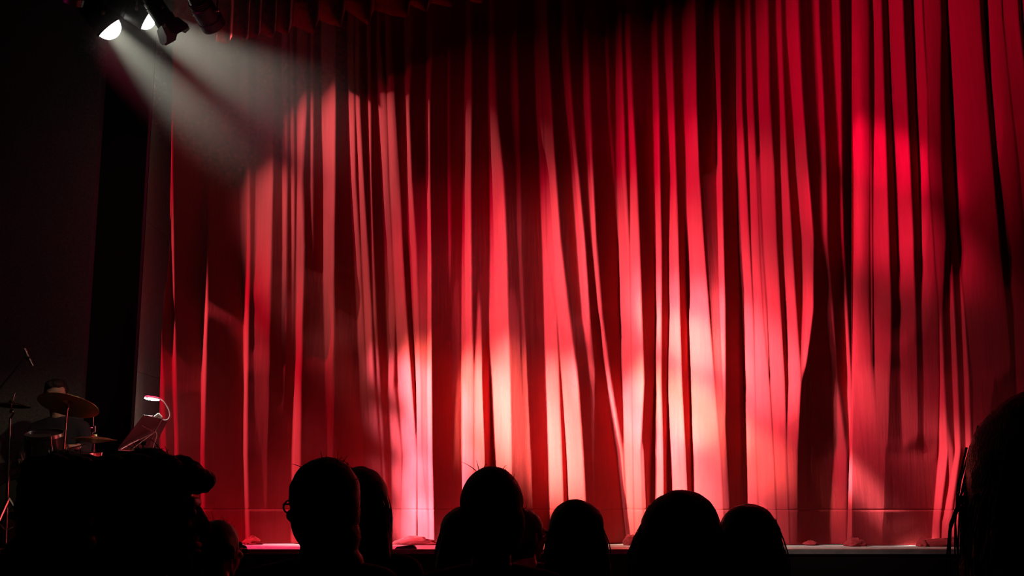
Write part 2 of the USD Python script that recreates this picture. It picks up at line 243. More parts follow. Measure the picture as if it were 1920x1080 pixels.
def relief(folds, u, v, step):
    """How far the cloth stands out towards the house (m) along one row: its slope follows from its facing."""
    c = facing(folds, u, v)
    sm = lambda t: np.clip(t, 0, 1) ** 2 * (3 - 2 * np.clip(t, 0, 1))
    theta = np.radians(58 + 17 * np.maximum(sm((690 - u) / 80) * sm((v - 540) / 120), (.45 * sm((u - 1490) / 60) + .55 * sm((u - 1590) / 60)) * sm((v - 480) / 120)))
    psi = theta - np.arccos(np.clip(c, 0, .97)) - np.where(c < .03, .12, 0)
    m = np.tan(psi)
    w = (u - 960) / (F * CT - ST * (540 - v))
    dw = np.gradient(w)
    g = m * D0 / np.maximum(1 + m * w, .3) * dw
    up, dn = gauss(np.maximum(g, 0), 26 / step), gauss(np.maximum(-g, 0), 26 / step)
    k = np.clip(up / np.maximum(dn, 1e-9), .25, 4)
    g = np.where(g < 0, g * np.where(k > 1, k, 1), g * np.where(k < 1, 1 / k, 1))
    mw = g / (D0 * dw)                       # back to a slope, kept visible and not too steep
    g = np.clip(mw, -3.2, 2.9) * D0 * dw
    h = np.cumsum(g)
    return h - gauss(h, 105 / step), w
def rows_of(z):
    b = ((z - CAM[2]) / D0); b = (CT * b - ST) / (CT + ST * b)
    return 540 - F * b
def cloth(folds, uL, uR, z, step, y0, lift=lambda u, v: 0):
    V = rows_of(z); n = int((2060 - 280) / step)
    H = []
    for v in V:
        a, b = uL(v), uR(v)
        u = np.linspace(a, b, n); h, w = relief(folds, u, v, (b - a) / n)
        H.append((u, w, h + lift(u, v)))
    U, W, Hh = (np.array([r[k] for r in H]) for k in range(3))
    k = np.array([.25, .5, .25])
    Hs = np.apply_along_axis(lambda q: np.convolve(np.pad(q, 1, 'edge'), k, 'valid'), 0, Hh)
    Y = y0 - Hs
    X = W * (Y - CAM[1])
    P = np.stack([X, Y, np.repeat(z[:, None], n, 1)], -1)
    return P
def sheet(P, back=.006):
    """A grid of points as cloth with a thickness."""
    r, n = P.shape[:2]
    i, j = np.meshgrid(np.arange(r - 1), np.arange(n - 1), indexing='ij')
    a = (i * n + j).ravel()
    q = np.stack([a, a + 1, a + n + 1, a + n], -1)          # faces the house (rows run upwards)
    Q = P.copy(); Q[..., 1] += back
    v = np.vstack([P.reshape(-1, 3), Q.reshape(-1, 3)]); o = r * n
    edge = lambda s: np.stack([s[:-1], s[:-1] + o, s[1:] + o, s[1:]], -1)
    allq = np.vstack([q, (q + o)[:, ::-1], edge(np.arange(n)), edge(np.arange(n) + (r - 1) * n)[:, ::-1],
                      edge(np.arange(r) * n)[:, ::-1], edge(np.arange(r) * n + n - 1)])
    return v, allq
def grid_normals_mesh(name, P, material, parent, **kw):
    v, q = sheet(P)
    return obj(name, (v, q), material, parent, smooth=True, **kw)
left_edge = lambda v: np.interp(v, [-60, 300, 460, 590, 720, 850, 1020], [326, 321, 318, 305, 300, 298, 297])
seam_u = lambda v: 1500 + np.interp(v, [70, 720, 850, 980, 1020], [451, 446, 428, 408, 402]) / 4.571
ZSEAM = at(960, 955, 0)[2]
z_hem = np.linspace(ZS + .004, ZSEAM - .001, 14); z_top = np.concatenate([[ZSEAM], np.linspace(ZSEAM + .012, 5.75, 150)])
CURT = thing('stage_curtain', (0, 0, 0), label='wide red velvet stage curtain hanging in deep folds left of the overlap', cat='curtain')
lean = lambda u, v: -.12 + .30 * (u - 300) / 1600     # the curtain line runs a little towards the house at the right
overlap = lambda v: seam_u(v) + 26
args1 = (FOLDS, left_edge, overlap)
CURT2 = thing('stage_curtain', (0, 0, 0), label='red velvet stage curtain panel at the right, its edge overlapping the wider one', cat='curtain')
args2 = (FOLDS_R, seam_u, lambda v: 2035)
STEP = 1.25
for par, args, y0, st in ((CURT, args1, 0, STEP), (CURT2, args2, -.13, 2.2)):
    grid_normals_mesh('drape', cloth(*args, z_top, st, y0, lean), 'curtain', par)
    grid_normals_mesh('hem', cloth(*args, z_hem, st, y0 - .002, lean), 'curtain', par)

# ---------------------------------------------------------------- the valance above, its hem hanging in scallops
VH = np.array([(392, 84), (405, 82), (430, 77), (445, 73), (461, 75), (470, 74), (482, 66), (508, 68), (513, 64), (538, 62), (553, 58), (586, 57), (593, 47), (618, 47), (640, 42), (647, 29), (690, 39), (696, 31), (738, 29), (764, 24), (769, 17), (802, 17), (850, 6), (890, 1), (960, -20), (1120, -110), (1400, -190), (2060, -190)], float)
VF = np.array([372, 392, 430, 462, 484, 513, 540, 592, 640, 693, 765, 800, 850, 905, 960, 1020] + list(range(1090, 2080, 70)), float)
def valance(Y0):
    u = np.linspace(406, 1500, 900); n = 46
    t = np.linspace(0, 1, n)
    k = np.clip(np.searchsorted(VF, u) - 1, 0, len(VF) - 2); f = (u - VF[k]) / (VF[k + 1] - VF[k])
    wd = np.minimum(VF[k + 1] - VF[k], 55) * .004
    h = wd * (np.where(f < .1, f / .1, 1 - (f - .1) / .9) - .5) * 1.0
    h = gauss(h, 1.3) + .012 * (meshkit.fbm(np.stack([u / 25, 0 * u, 0 * u], -1), 3) - .5)
    v0 = np.interp(u, VH[:, 0], VH[:, 1])
    P = []
    for tt in t:
        hh = h * (.55 + .45 * (1 - tt)) + .015 * (1 - tt) ** 6
        pts = np.array([at(a, b, Y0) for a, b in zip(u, v0)])
        z = pts[:, 2] + tt * (6.3 - pts[:, 2]); Y = Y0 - hh
        x = (u - 960) / (F * CT - ST * (540 - v0)) * (Y - CAM[1])
        P.append(np.stack([x, Y, z], -1))
    return np.array(P)
VAL = thing('valance', label='dark red pleated valance with a scalloped hem hanging above the curtain', cat='valance')
PV = valance(-.42)
grid_normals_mesh('drape', PV[2:], 'valance_cloth', VAL)
grid_normals_mesh('hem', PV[:3] + [0, -.004, 0], 'valance_cloth', VAL)

# cloth that lies crumpled on the stage floor under the folds
def heap(u, v, w, hgt, Y, seed, parent):
    m = trimesh.creation.icosphere(4, 1.0); p = np.array(m.vertices)
    c = at(u, v, Y); sx = w * .0038 / 2
    n = meshkit.fbm(p * [2.2, 1.6, 3.2] + seed, 3, seed) - .5
    ridge = np.sin(p[:, 0] * 5 + 4 * n + seed) * .07 + np.sin(p[:, 2] * 6 + 5 * n) * .08
    p = p * (1 + .4 * n + ridge)[:, None]
    p[:, 2] = np.maximum(p[:, 2], -.05)
    q = p * [sx, .07, hgt] + [c[0], Y, ZS + .004]
    obj('hem_fold', trimesh.Trimesh(q, m.faces, process=False), 'curtain', parent, smooth=True)
heap(474, 1012, 36, .055, -.06, 1, CURT); heap(778, 1010, 82, .06, -.14, 2, CURT); heap(1182, 1014, 30, .075, -.18, 3, CURT); heap(1520, 1018, 26, .03, -.2, 6, CURT)
heap(1603, 1016, 36, .06, -.36, 4, CURT2); heap(1770, 1016, 88, .06, -.40, 5, CURT2); heap(1728, 1020, 16, .05, -.40, 7, CURT2)
# ---------------------------------------------------------------- shapes
def frame_to(d, up=(0, 0, 1)):
    """A turn that takes +z to the direction d."""
    z = np.asarray(d, float); z = z / np.linalg.norm(z)
    x = np.cross(up, z)
    if np.linalg.norm(x) < 1e-6: x = np.array([1., 0, 0])
    x /= np.linalg.norm(x); y = np.cross(z, x)
    m = np.eye(4); m[:3, 0], m[:3, 1], m[:3, 2] = x, y, z
    return m
def lathe(profile, p=(0, 0, 0), d=(0, 0, 1), n=32):
    m = trimesh.creation.revolve(np.asarray(profile, float), sections=n)
    m.apply_transform(frame_to(d)); m.apply_translation(p); return m
def rod(a, b, r, n=12, r2=None):
    a, b = np.asarray(a, float), np.asarray(b, float); L = np.linalg.norm(b - a); r2 = r if r2 is None else r2
    return lathe([(0, 0), (r * .85, 0), (r, r * .15), (r2, L - r2 * .15), (r2 * .85, L), (0, L)], a, b - a, n)
def tube(pts, r, n=10):
    pts = np.asarray(pts, float); r = np.broadcast_to(r, len(pts))
    t = np.gradient(pts, axis=0); t /= np.linalg.norm(t, axis=1, keepdims=True) + 1e-12
    a = np.cross(t[0], [0, 0, 1.0]); a = a / np.linalg.norm(a) if np.linalg.norm(a) > 1e-3 else np.array([1., 0, 0])
    V = []
    for k in range(len(pts)):
        a = a - t[k] * (a @ t[k]); a /= np.linalg.norm(a); b = np.cross(t[k], a)
        ang = np.arange(n) * 2 * np.pi / n
        V.append(pts[k] + r[k] * (np.cos(ang)[:, None] * a + np.sin(ang)[:, None] * b))
    V = np.array(V).reshape(-1, 3); m = len(pts)
    i, j = np.meshgrid(np.arange(m - 1), np.arange(n), indexing='ij')
    q = np.stack([i * n + j, i * n + (j + 1) % n, (i + 1) * n + (j + 1) % n, (i + 1) * n + j], -1).reshape(-1, 4)
    f = np.vstack([q[:, [0, 1, 2]], q[:, [0, 2, 3]]])
    o = len(V); V = np.vstack([V, pts[0], pts[-1]])
    caps = [[o, (k + 1) % n, k] for k in range(n)] + [[o + 1, (m - 1) * n + k, (m - 1) * n + (k + 1) % n] for k in range(n)]
    return trimesh.Trimesh(V, np.vstack([f, caps]), process=False)
def curve(pts, n=40):
    from scipy.interpolate import CubicSpline
    pts = np.asarray(pts, float); s = np.r_[0, np.cumsum(np.linalg.norm(np.diff(pts, axis=0), axis=1))]
    return CubicSpline(s, pts)(np.linspace(0, s[-1], n))
def cat(*m): return trimesh.util.concatenate([x for x in m])
def rbox(sx, sy, sz, r=.01, p=(0, 0, 0)):
    h = manifold3d.Manifold.batch_hull([manifold3d.Manifold.sphere(r, 12).translate((a * (sx / 2 - r), b * (sy / 2 - r), c * (sz / 2 - r))) for a in (-1, 1) for b in (-1, 1) for c in (-1, 1)])
    m = h.to_mesh(); t = trimesh.Trimesh(m.vert_properties[:, :3], m.tri_verts); t.apply_translation(p); return t

mat('black_metal', (.015, .015, .016), .45, metal=.4, bump=.1, bscale=200)
mat('steel', (.62, .60, .58), .28, metal=1.0)
mat('chrome', (.75, .73, .72), .2, metal=1.0)
mat('bronze', (.42, .30, .12), .38, metal=1.0, noise=(60, .2), bump=.15, bscale=160)
mat('white_plastic', (.75, .74, .70), .4)
mat('dark_plastic', (.02, .02, .022), .4)
LOOK['lens_glow'] = usdkit.material(stage, '/World/Looks/lens_glow', {'e': ('emission', dict(color=(1, .97, .86), strength=1.3)), 't': ('transparent_bsdf', {}), 'a': ('add_closure', {})}, [('e.emission', 'a.closure1'), ('t.BSDF', 'a.closure2')], surface='a.closure')
emit('led_glow', (.95, 1, .92), 45.)

# ---------------------------------------------------------------- lanterns on the bar at the upper left
def lantern(P, aim, scale, label, glow=None, doors=False, yoke_mat='black_metal', hood=.05):
    """A theatre can: P is the middle of the front lens. Hangs by its yoke from the bar above."""
    d = np.asarray(aim, float) - P; d /= np.linalg.norm(d); s = scale
    t = thing('stage_lantern', P, label=label, cat='stage light', group=None)
    prof = [(0, -.36), (.035, -.36), (.055, -.33), (.072, -.22), (.08, -.20), (.08, -.16), (.093, -.15), (.093, -.02), (.1, -.02), (.1, hood), (.095, hood), (.092, -.03), (.086, -.15), (.070, -.19), (.064, -.23), (.048, -.325), (.03, -.345), (0, -.345)]
    obj('housing', lathe(np.array(prof) * s, (0, 0, 0), d, 40), 'black_metal', t)
    fins = cat(*[lathe(np.array([(.079, z - .004), (.088, z - .004), (.088, z + .004), (.079, z + .004)]) * s, (0, 0, 0), d, 32) for z in (-.20, -.185, -.17)])
    obj('cooling_fins', fins, 'black_metal', t, kind='stuff')
    dome = [(0, .083)] + [(.09 * math.sin(a), .088 * math.cos(a) - .005) for a in np.linspace(.15, math.pi / 2, 10)] + [(.09, -.012), (0, -.012)]
    obj('lens', lathe(np.array(dome) * s, (0, 0, 0), d, 40), glow or 'lens_dark', t)
    side = np.cross(d, [0, 0, 1.0]); side /= np.linalg.norm(side); up = np.array([0, 0, 1.0])
    c = -.09 * s * d; top = np.array([0, 0, ZBAR]) - [0, 0, P[2]] ; top = top + c * [1, 1, 0]
    arm = [c + side * .105 * s, c + side * .112 * s + up * (top[2] * .55), c + side * .07 * s + up * (top[2] * .86), top - up * .03, c - side * .07 * s + up * (top[2] * .86), c - side * .112 * s + up * (top[2] * .55), c - side * .105 * s]
    obj('yoke', tube(np.array(arm), .008 * s), yoke_mat, t)
    for q in (1, -1): obj('yoke_knob', rod(c + q * side * .09 * s, c + q * side * .125 * s, .014 * s), 'steel', t)
    obj('clamp', rbox(.05, .05, .07, .01, top + [0, 0, -.005]), 'black_metal', t)
    if doors:
        x = side; y = np.cross(d, x)
        for k, (a, tilt) in enumerate(((0, .5), (math.pi / 2, .3), (math.pi, .5), (3 * math.pi / 2, .25))):
            o = math.cos(a) * x + math.sin(a) * y; w = np.cross(d, o); b0 = d * (hood * s) + o * .095 * s
            v = []
            for q, (hw, e) in enumerate(((.075, 0), (.10, .11), (.06, .15))):
                for sg in (-1, 1): v.append(b0 + w * sg * hw * s + (d + o * tilt) * e * s)
            v = np.array(v); th = o * .003
            V = np.vstack([v, v + th]); f = [[0, 1, 3], [0, 3, 2], [2, 3, 5], [2, 5, 4]]
            F2 = f + [[i + 6 for i in q[::-1]] for q in f]
            ring = [0, 1, 3, 5, 4, 2]
            for i in range(6): a_, b_ = ring[i], ring[(i + 1) % 6]; F2 += [[b_, a_, a_ + 6], [b_, a_ + 6, b_ + 6]]
            obj('barn_door', trimesh.Trimesh(V, F2, process=False), 'black_metal', t, smooth=False)
    return t
mat('lens_dark', (.03, .03, .03), .08, spec=.8)
ZBAR = at(250, -70, -.75)[2]
bar = thing('lighting_bar', (0, -.75, ZBAR), label='black lighting bar above the lamps at the upper left', cat='lighting bar')
obj('pipe', rod((-4.35, 0, .05), (-1.75, 0, .05), .024), 'black_metal', bar)
for x in (-4.1, -2.0): obj('hanger', rod((x, 0, .05), (x, 0, 8.6 - ZBAR), .008), 'black_metal', bar)
lantern(BEAM1, AIM1, 1.0, 'round stage lamp glowing white, leftmost of the lit lamps', 'lens_glow', hood=.006)
lantern(BEAM2, AIM2, .86, 'glowing stage lamp half hidden behind the black one with barn doors', 'lens_glow', yoke_mat='steel', hood=.012)
lantern(at(308, 36, -.86), at(420, 200, -.6), .74, 'unlit black stage lamp with open barn doors, nearest the second beam', doors=True)
lantern(at(396, 40, -.80), at(470, 160, -.3), .9, 'unlit black stage lamp with a thin steel yoke next to the valance', yoke_mat='steel')
lantern(at(138, -3, -1.25), at(100, 130, -1.), .7, 'black stage lamp with glinting knobs cut off by the top edge', yoke_mat='steel')
# ---------------------------------------------------------------- people
M = manifold3d.Manifold
def sph(p, r, n=16): return M.sphere(float(r), n).translate(tuple(float(q) for q in p))
def hull(*pr): return M.batch_hull([sph(p, r) for p, r in pr])
def ell(p, r, R=None, n=24):
    m = np.eye(4)[:3]; m[:, :3] = np.diag(r) if R is None else R @ np.diag(r); m[:, 3] = p
    return M.sphere(1.0, n).transform(m)
def fuse(parts, fine, smooth=8):
    m = M.batch_boolean(parts, manifold3d.OpType.Add).refine_to_length(fine).to_mesh()
    t = trimesh.Trimesh(m.vert_properties[:, :3], m.tri_verts); t.merge_vertices()
    if smooth: trimesh.smoothing.filter_taubin(t, iterations=smooth)
    return t
def rotz(a): c, s = math.cos(a), math.sin(a); return np.array([[c, -s, 0], [s, c, 0], [0, 0, 1.]])
def head_parts(c, yaw, pitch=0.):
    """A head round c (between the ears), looking along +y turned by yaw."""
    R = rotz(yaw) @ np.array([[1, 0, 0], [0, math.cos(pitch), -math.sin(pitch)], [0, math.sin(pitch), math.cos(pitch)]])
    g = lambda x, y, z: c + R @ np.array([x, y, z])
    P = [ell(g(0, -.012, .035), (.077, .095, .092), R), ell(g(0, .035, -.02), (.064, .066, .085), R),
         hull((g(0, .070, -.093), .020), (g(.045, .005, -.062), .018), (g(-.045, .005, -.062), .018), (g(0, .03, -.02), .05)),   # jaw and chin
         hull((g(0, .092, .022), .008), (g(0, .116, -.022), .011), (g(.013, .098, -.028), .009), (g(-.013, .098, -.028), .009)),    # nose
         hull((g(.038, .083, .034), .012), (g(-.038, .083, .034), .012)),                                                           # brow
         hull((g(.018, .093, -.055), .007), (g(-.018, .093, -.055), .007), (g(0, .099, -.055), .007)), hull((g(.015, .091, -.068), .007), (g(-.015, .091, -.068), .007), (g(0, .097, -.068), .0075))]
    for s in (-1, 1):
        P.append(hull((g(s * .076, -.006, .026), .010), (g(s * .085, -.016, .018), .011), (g(s * .078, -.004, -.022), .008)))            # ear
        P.append(ell(g(s * .045, .065, -.012), (.022, .024, .02), R))                                                                 # cheek
    cut = [ell(g(s * .031, .098, .012), (.017, .014, .0115), R) for s in (-1, 1)]
    return P, cut, g, R
def eyes(g, parent):
    for s in (-1, 1):
        m = trimesh.creation.icosphere(2, .0125); m.apply_translation(g(s * .031, .083, .012)); obj('eye', m, 'eye_white', parent)
def hand_parts(w, d, up, side, curl=.6, S=1.0):
    """A hand from the wrist w along d, back of the hand towards up; side +1 puts the thumb at cross(d, up)."""
    d = np.asarray(d, float) / np.linalg.norm(d); up = np.asarray(up, float); up = up - d * (up @ d); up /= np.linalg.norm(up); x = np.cross(d, up) * side
    q = lambda a, b, c: w + S * (a * x + b * d + c * up)
    P = [M.batch_hull([sph(q(.026, .02, 0), .013 * S), sph(q(-.026, .02, 0), .013 * S), sph(q(.036, .085, 0), .011 * S), sph(q(-.036, .08, 0), .010 * S), sph(q(0, 0, 0), .022 * S)])]
    for k, (a, L) in enumerate(((.031, .075), (.011, .083), (-.011, .077), (-.031, .06))):
        p = q(a, .085 - abs(a - .01) * .15, 0); ang = 0.15; r = .0088 * S
        for f, l in enumerate((.45, .32, .23)):
            ang += curl * (.9, 1.1, .8)[f]
            n = p + S * L * l * (math.cos(ang) * d - math.sin(ang) * up)
            P.append(hull((p, r), (n, r * .93))); p, r = n, r * .93
    p = q(.026, .022, -.004); e = x * .75 + d * .62 - up * .25; r = .0105 * S
    for f, l in enumerate((.042, .034, .026)):
        n = p + S * l * e / np.linalg.norm(e); P.append(hull((p, r), (n, r * .93))); p, r = n, r * .93
        e = e + (d * .35 - x * .4 - up * .35 * (1 + curl))
    return P
SEAT = dict(pelvis=(0, 0, .55), belly=(0, -.01, .72), chest=(0, -.02, .93), neck=(0, -.005, 1.075), head=(0, .03, 1.215),
            hip=(.095, .02, .53), knee=(.11, .47, .50), ankle=(.115, .46, .085), toe=(.125, .62, .03), shoulder=(.155, -.015, 1.01), elbow=(.19, .06, .76), wrist=(.10, .29, .645))
def joints(S, origin, yaw, **over):
    R = rotz(yaw); J = {}
    for k, p in SEAT.items():
        if k in ('pelvis', 'belly', 'chest', 'neck', 'head'): J[k] = origin + S * R @ np.array(p)
        else:
            for s, n in ((-1, 'L'), (1, 'R')): J[k + n] = origin + S * R @ (np.array(p) * [s, 1, 1])
    J.update({k: np.asarray(v, float) for k, v in over.items()}); return J
def figure(t, J, S, look, pitch, top, legs, skin='skin', hand_dir=None, curl=.5, fine=.014, grow=1.0):
    """The person whose joints are J, as children of t: one body, clothes over it."""
    a = lambda k, r: (J[k], r * S)
    HP, cut, g, R = head_parts(np.zeros(3), look, pitch)
    c = J['head']
    tr = lambda m: m.scale((S, S, S)).translate(tuple(c))
    body = [tr(x) for x in HP] + [hull(a('neck', .055), (c + S * R @ np.array([0, -.02, -.045]), .054 * S)), hull(a('neck', .06), a('chest', .105)),
            hull(a('chest', .11), a('belly', .105)), hull(a('belly', .105), a('pelvis', .11))]
    shirt, pants, shoes = [], [], []
    side = (J['shoulderR'] - J['shoulderL']); side /= np.linalg.norm(side); fw = np.cross([0, 0, 1.0], side)
    o = lambda k, x, y, z, r: (J[k] + S * (side * x + fw * y + np.array([0, 0, z])), r * S)
    shirt += [hull(o('neck', .045, .018, -.035, .058), o('neck', -.045, .018, -.035, .058), a('shoulderL', .066), a('shoulderR', .066), o('chest', .09, .01, 0, .105), o('chest', -.09, .01, 0, .105)),
              hull(o('chest', .09, .01, 0, .105), o('chest', -.09, .01, 0, .105), o('belly', .07, .01, 0, .105), o('belly', -.07, .01, 0, .105)),
              hull(o('belly', .07, .01, 0, .106), o('belly', -.07, .01, 0, .106), o('pelvis', .075, 0, .03, .112), o('pelvis', -.075, 0, .03, .112))]
    pants += [hull(o('pelvis', .07, 0, -.01, .112), o('pelvis', -.07, 0, -.01, .112), o('pelvis', .07, 0, .04, .105), o('pelvis', -.07, 0, .04, .105))]
    for n, s in (('L', -1), ('R', 1)):
        body += [hull(a('shoulder' + n, .05), a('chest', .08)), hull(a('shoulder' + n, .05), a('elbow' + n, .039)), hull(a('elbow' + n, .040), a('wrist' + n, .026)),
                 hull(a('pelvis', .09), a('hip' + n, .085)), hull(a('hip' + n, .085), a('knee' + n, .055)), hull(a('knee' + n, .055), a('ankle' + n, .036)), hull(a('ankle' + n, .036), a('toe' + n, .025))]
        d = (hand_dir or {}).get(n); 
        if d is None: d = (J['wrist' + n] - J['elbow' + n])
        body += hand_parts(J['wrist' + n], d, (0, 0, 1), -s, curl, S)
        w = J['wrist' + n] + (J['elbow' + n] - J['wrist' + n]) * .12
        shirt += [hull(a('shoulder' + n, .066), a('elbow' + n, .053)), hull(a('elbow' + n, .053), (w, .041 * S))]
        an = J['ankle' + n] + (J['knee' + n] - J['ankle' + n]) * .06
        pants += [hull(a('hip' + n, .10), a('knee' + n, .07)), hull(a('knee' + n, .07), (an, .055 * S))]
        heel = J['ankle' + n] + (J['ankle' + n] - J['toe' + n]) * .25
        z0 = min(J['toe' + n][2], J['ankle' + n][2] - .05 * S)
        fl = lambda p: np.array([p[0], p[1], z0 + .006 * S])
        shoes.append([hull((fl(heel), .036 * S), (fl(J['toe' + n]), .04 * S), (J['ankle' + n] - [0, 0, .02 * S], .042 * S))])
    b = M.batch_boolean(body, manifold3d.OpType.Add) - M.batch_boolean([tr(x) for x in cut], manifold3d.OpType.Add)
    m = b.refine_to_length(fine * S).to_mesh(); bm = trimesh.Trimesh(m.vert_properties[:, :3], m.tri_verts); bm.merge_vertices()
    trimesh.smoothing.filter_taubin(bm, iterations=5)
    obj('body', bm, skin, t, smooth=True)
    gw = lambda x, y, z: c + S * g(x, y, z)
    eyes(gw, t)
    obj('jumper', fuse(shirt, .028 * S, 8), top, t, smooth=True)
    obj('trousers', fuse(pants, .03 * S, 8), legs, t, smooth=True)
    for s in shoes: obj('shoe', fuse(s, .02 * S, 4), 'shoe_black', t, smooth=True)
    return gw, R
def hair_mass(parts, fine, amp, freq, seed, smooth=4):
    m = fuse(parts, fine, smooth); p = np.array(m.vertices)
    n = meshkit.fbm(p * freq + seed * 3.1, 4, seed) - .5
    m.vertices = p + m.vertex_normals * (n * amp)[:, None]
    return m
def strands(roots, r=.0016, n=7):
    return cat(*[tube(curve(k, n), np.linspace(r, r * .35, n), 5) for k in roots])
mat('skin', (.46, .27, .19), .5, subsurface_weight=.1)
mat('eye_white', (.35, .32, .30), .2)
mat('hair_black', (.010, .008, .007), .55, bump=.4, bscale=320)
mat('hair_brown', (.022, .012, .008), .5, bump=.4, bscale=320)
mat('cloth_black', (.012, .012, .014), .9, noise=(60, .3))
mat('cloth_dark', (.018, .014, .016), .9, noise=(60, .3))
mat('knit_black', (.022, .018, .022), .92, noise=(160, .35), bump=.3, bscale=500)
mat('shoe_black', (.012, .011, .011), .4)
mat('frame_black', (.01, .01, .01), .3)
LOOK['glasses_lens'] = usdkit.material(stage, '/World/Looks/glasses_lens', {'t': ('transparent_bsdf', dict(color=(.97, .97, .97))), 'g': ('glossy_bsdf', dict(roughness=.02)), 'f': ('fresnel', dict(IOR=1.45)), 'm': ('mix_closure', {})},
    [('f.fac', 'm.fac'), ('t.BSDF', 'm.closure1'), ('g.BSDF', 'm.closure2')], surface='m.closure')
def glasses(t, gw, S):
    G = lambda x, y, z: gw(x, y, z)
    fr = []
    for s in (-1, 1):
        ring = np.array([G(s * .034 + .025 * math.cos(a), .108 - .10 * abs(s * .034 + .025 * math.cos(a)) ** 1.3, .010 + .019 * math.sin(a)) for a in np.linspace(0, 2 * math.pi, 25)])
        fr.append(tube(ring, .0024 * S, 6)); fr.append(tube(np.array([G(s * .059, .104, .016), G(s * .078, .06, .018), G(s * .083, -.01, .018), G(s * .08, -.03, .0)]), .0026 * S, 6))
        c = ring[:-1].mean(0); V = np.vstack([ring[:-1], c]); n = len(V) - 1
        off = (gw(0, 1, 0) - gw(0, 0, 0)) * .0012
        V2 = np.vstack([V, V + off]); f = [[k, (k + 1) % n, n] for k in range(n)]
        f2 = f + [[q[1] + n + 1, q[0] + n + 1, q[2] + n + 1] for q in f] + [[k, k + n + 1, (k + 1) % n] for k in range(n)] + [[(k + 1) % n, k + n + 1, (k + 1) % n + n + 1] for k in range(n)]
        obj('glasses_lens', trimesh.Trimesh(V2, f2, process=False), 'glasses_lens', t, smooth=False)
    fr.append(tube(np.array([G(-.010, .108, .016), G(0, .112, .019), G(.010, .108, .016)]), .0024 * S, 6))
    obj('glasses_frame', cat(*fr), 'frame_black', t)
def audience(u, vtop, dist, yaw, style, label, top='cloth_black', hairmat='hair_black', pad=.018, specs=False, pitch=0., width=1.0, seed=0, forelock=False, nape=False):
    """Someone seated in the house: the top of the hair is seen at the pixel (u, vtop), at this distance from the camera."""
    Y = CAM[1] + dist; P = at(u, vtop, Y); S = (P[2] - pad) / 1.335
    org = np.array([P[0], Y - .03 * S, 0.]); t = thing('person', (0, 0, 0), label=label, cat='person')
    J = joints(S, org, yaw * .15)
    gw, R = figure(t, J, S, yaw, pitch, top, 'cloth_dark')
    h = lambda x, y, z, r: (gw(x * width, y, z), r * S)
    E = lambda x, y, z, rx, ry, rz: ell(gw(x, y, z), np.array([rx * width, ry, rz]) * S, R, 28)
    r = np.random.default_rng(seed)
    cap = [E(0, -.022, .042, .088, .102, .094 + pad * .4)]
    st = []
    if style == 'short':
        parts = cap + [E(0, -.06, -.01, .078, .055, .075)] + ([E(0, -.065, -.07, .078, .055, .08), E(0, -.07, -.16, .092, .055, .10)] if nape else []); m = hair_mass(parts, .012 * S, .010, 34, seed)
    elif style == 'curly':
        parts = cap + [E(0, -.055, .0, .084, .062, .085), E(0, -.055, -.07, .078, .055, .07), E(0, -.07, -.15, .10, .06, .10)] + [E(*(np.array([math.cos(a) * .066, -.025 + math.sin(a) * .075, .075 + .028 * q])), .036, .036, .032) for q in (0, 1) for a in np.linspace(0, 6.28, 9)[:-1]]
        if forelock: parts += [E(.0, .066, .088, .05, .045, .034), E(.004, .088, .080, .042, .034, .029), E(.0, .104, .078, .034, .022, .025)]
        m = hair_mass(parts, .012 * S, .016, 42, seed)
    elif style == 'round':
        parts = cap + [E(0, -.045, -.015, .093, .078, .10)]; m = hair_mass(parts, .012 * S, .008, 26, seed)
    else:                                                              # long hair over the shoulders
        back = [h(sx * (.052 + .016 * k), -.05, z, .034) for k, z in enumerate((.05, -.05)) for sx in (-1, 1)]
        low = [h(sx * w, -.075, z, .032) for z, w in ((-.09, .075), (-.20, .082), (-.29, .072)) for sx in (-1, 1)]
        parts = cap + [hull(*back, *low[:2]), hull(*low), hull(h(.0, -.09, -.02, .045), h(0, -.1, -.25, .04), h(.06, -.085, -.15, .04), h(-.06, -.085, -.15, .04))]
        for sx in (-1, 1): parts.append(hull(h(sx * .066, .0, .055, .02), h(sx * .080, .0, -.06, .02), h(sx * .086, -.02, -.17, .022), h(sx * .08, -.06, -.1, .03)))
        m = hair_mass(parts, .013 * S, .012, 22, seed)
    obj('hair', m, hairmat, t, smooth=True)
    for k in range(dict(short=30, curly=60, round=25, long=50, straggly=170)[style]):
        if style in ('long', 'straggly'):
            sx = 1 if r.random() < .5 else -1; z0 = r.uniform(.03, .11)
            if style == 'straggly' and r.random() < .75: sx = -1
            x0 = sx * .08 * (1 - ((z0 - .03) / .12) ** 2) ** .5; y0 = r.uniform(-.07, .03); out = r.uniform(.0, .035 if style == 'straggly' and sx < 0 else .014)
            L = r.uniform(-.28, -.12)
            st.append([gw(x0 * width, y0, z0), gw((x0 + sx * (.014 + out * .5)) * width, y0, z0 * .3 - .02), gw((x0 + sx * (.012 + out)) * width, y0 - .02, L * .6), gw((x0 + sx * (out * .7)) * width, y0 - .03, L)])
        else:
            a = r.uniform(0, 6.28); b = r.uniform(.1, 1.2); n = np.array([math.cos(a) * math.sin(b) * .088 * width, math.sin(a) * math.sin(b) * .1 - .022, .045 + math.cos(b) * .094])
            dv = n - [0, -.02, .02]; dv /= np.linalg.norm(dv); q = r.normal(0, .012, 3)
            st.append([gw(*(n - dv * .004)), gw(*(n + dv * .006 + q * .5)), gw(*(n + dv * .010 + q * 1.3))])
    obj('hair_strands', strands(st, .0014 * S), hairmat, t, smooth=True, kind='stuff')
    if specs: glasses(t, gw, S)
    return t
audience(127, 845, 3.5, .1, 'curly', 'person with thick bushy dark hair at the far left, in front of the drum kit', width=1.36, seed=1, pad=.03)
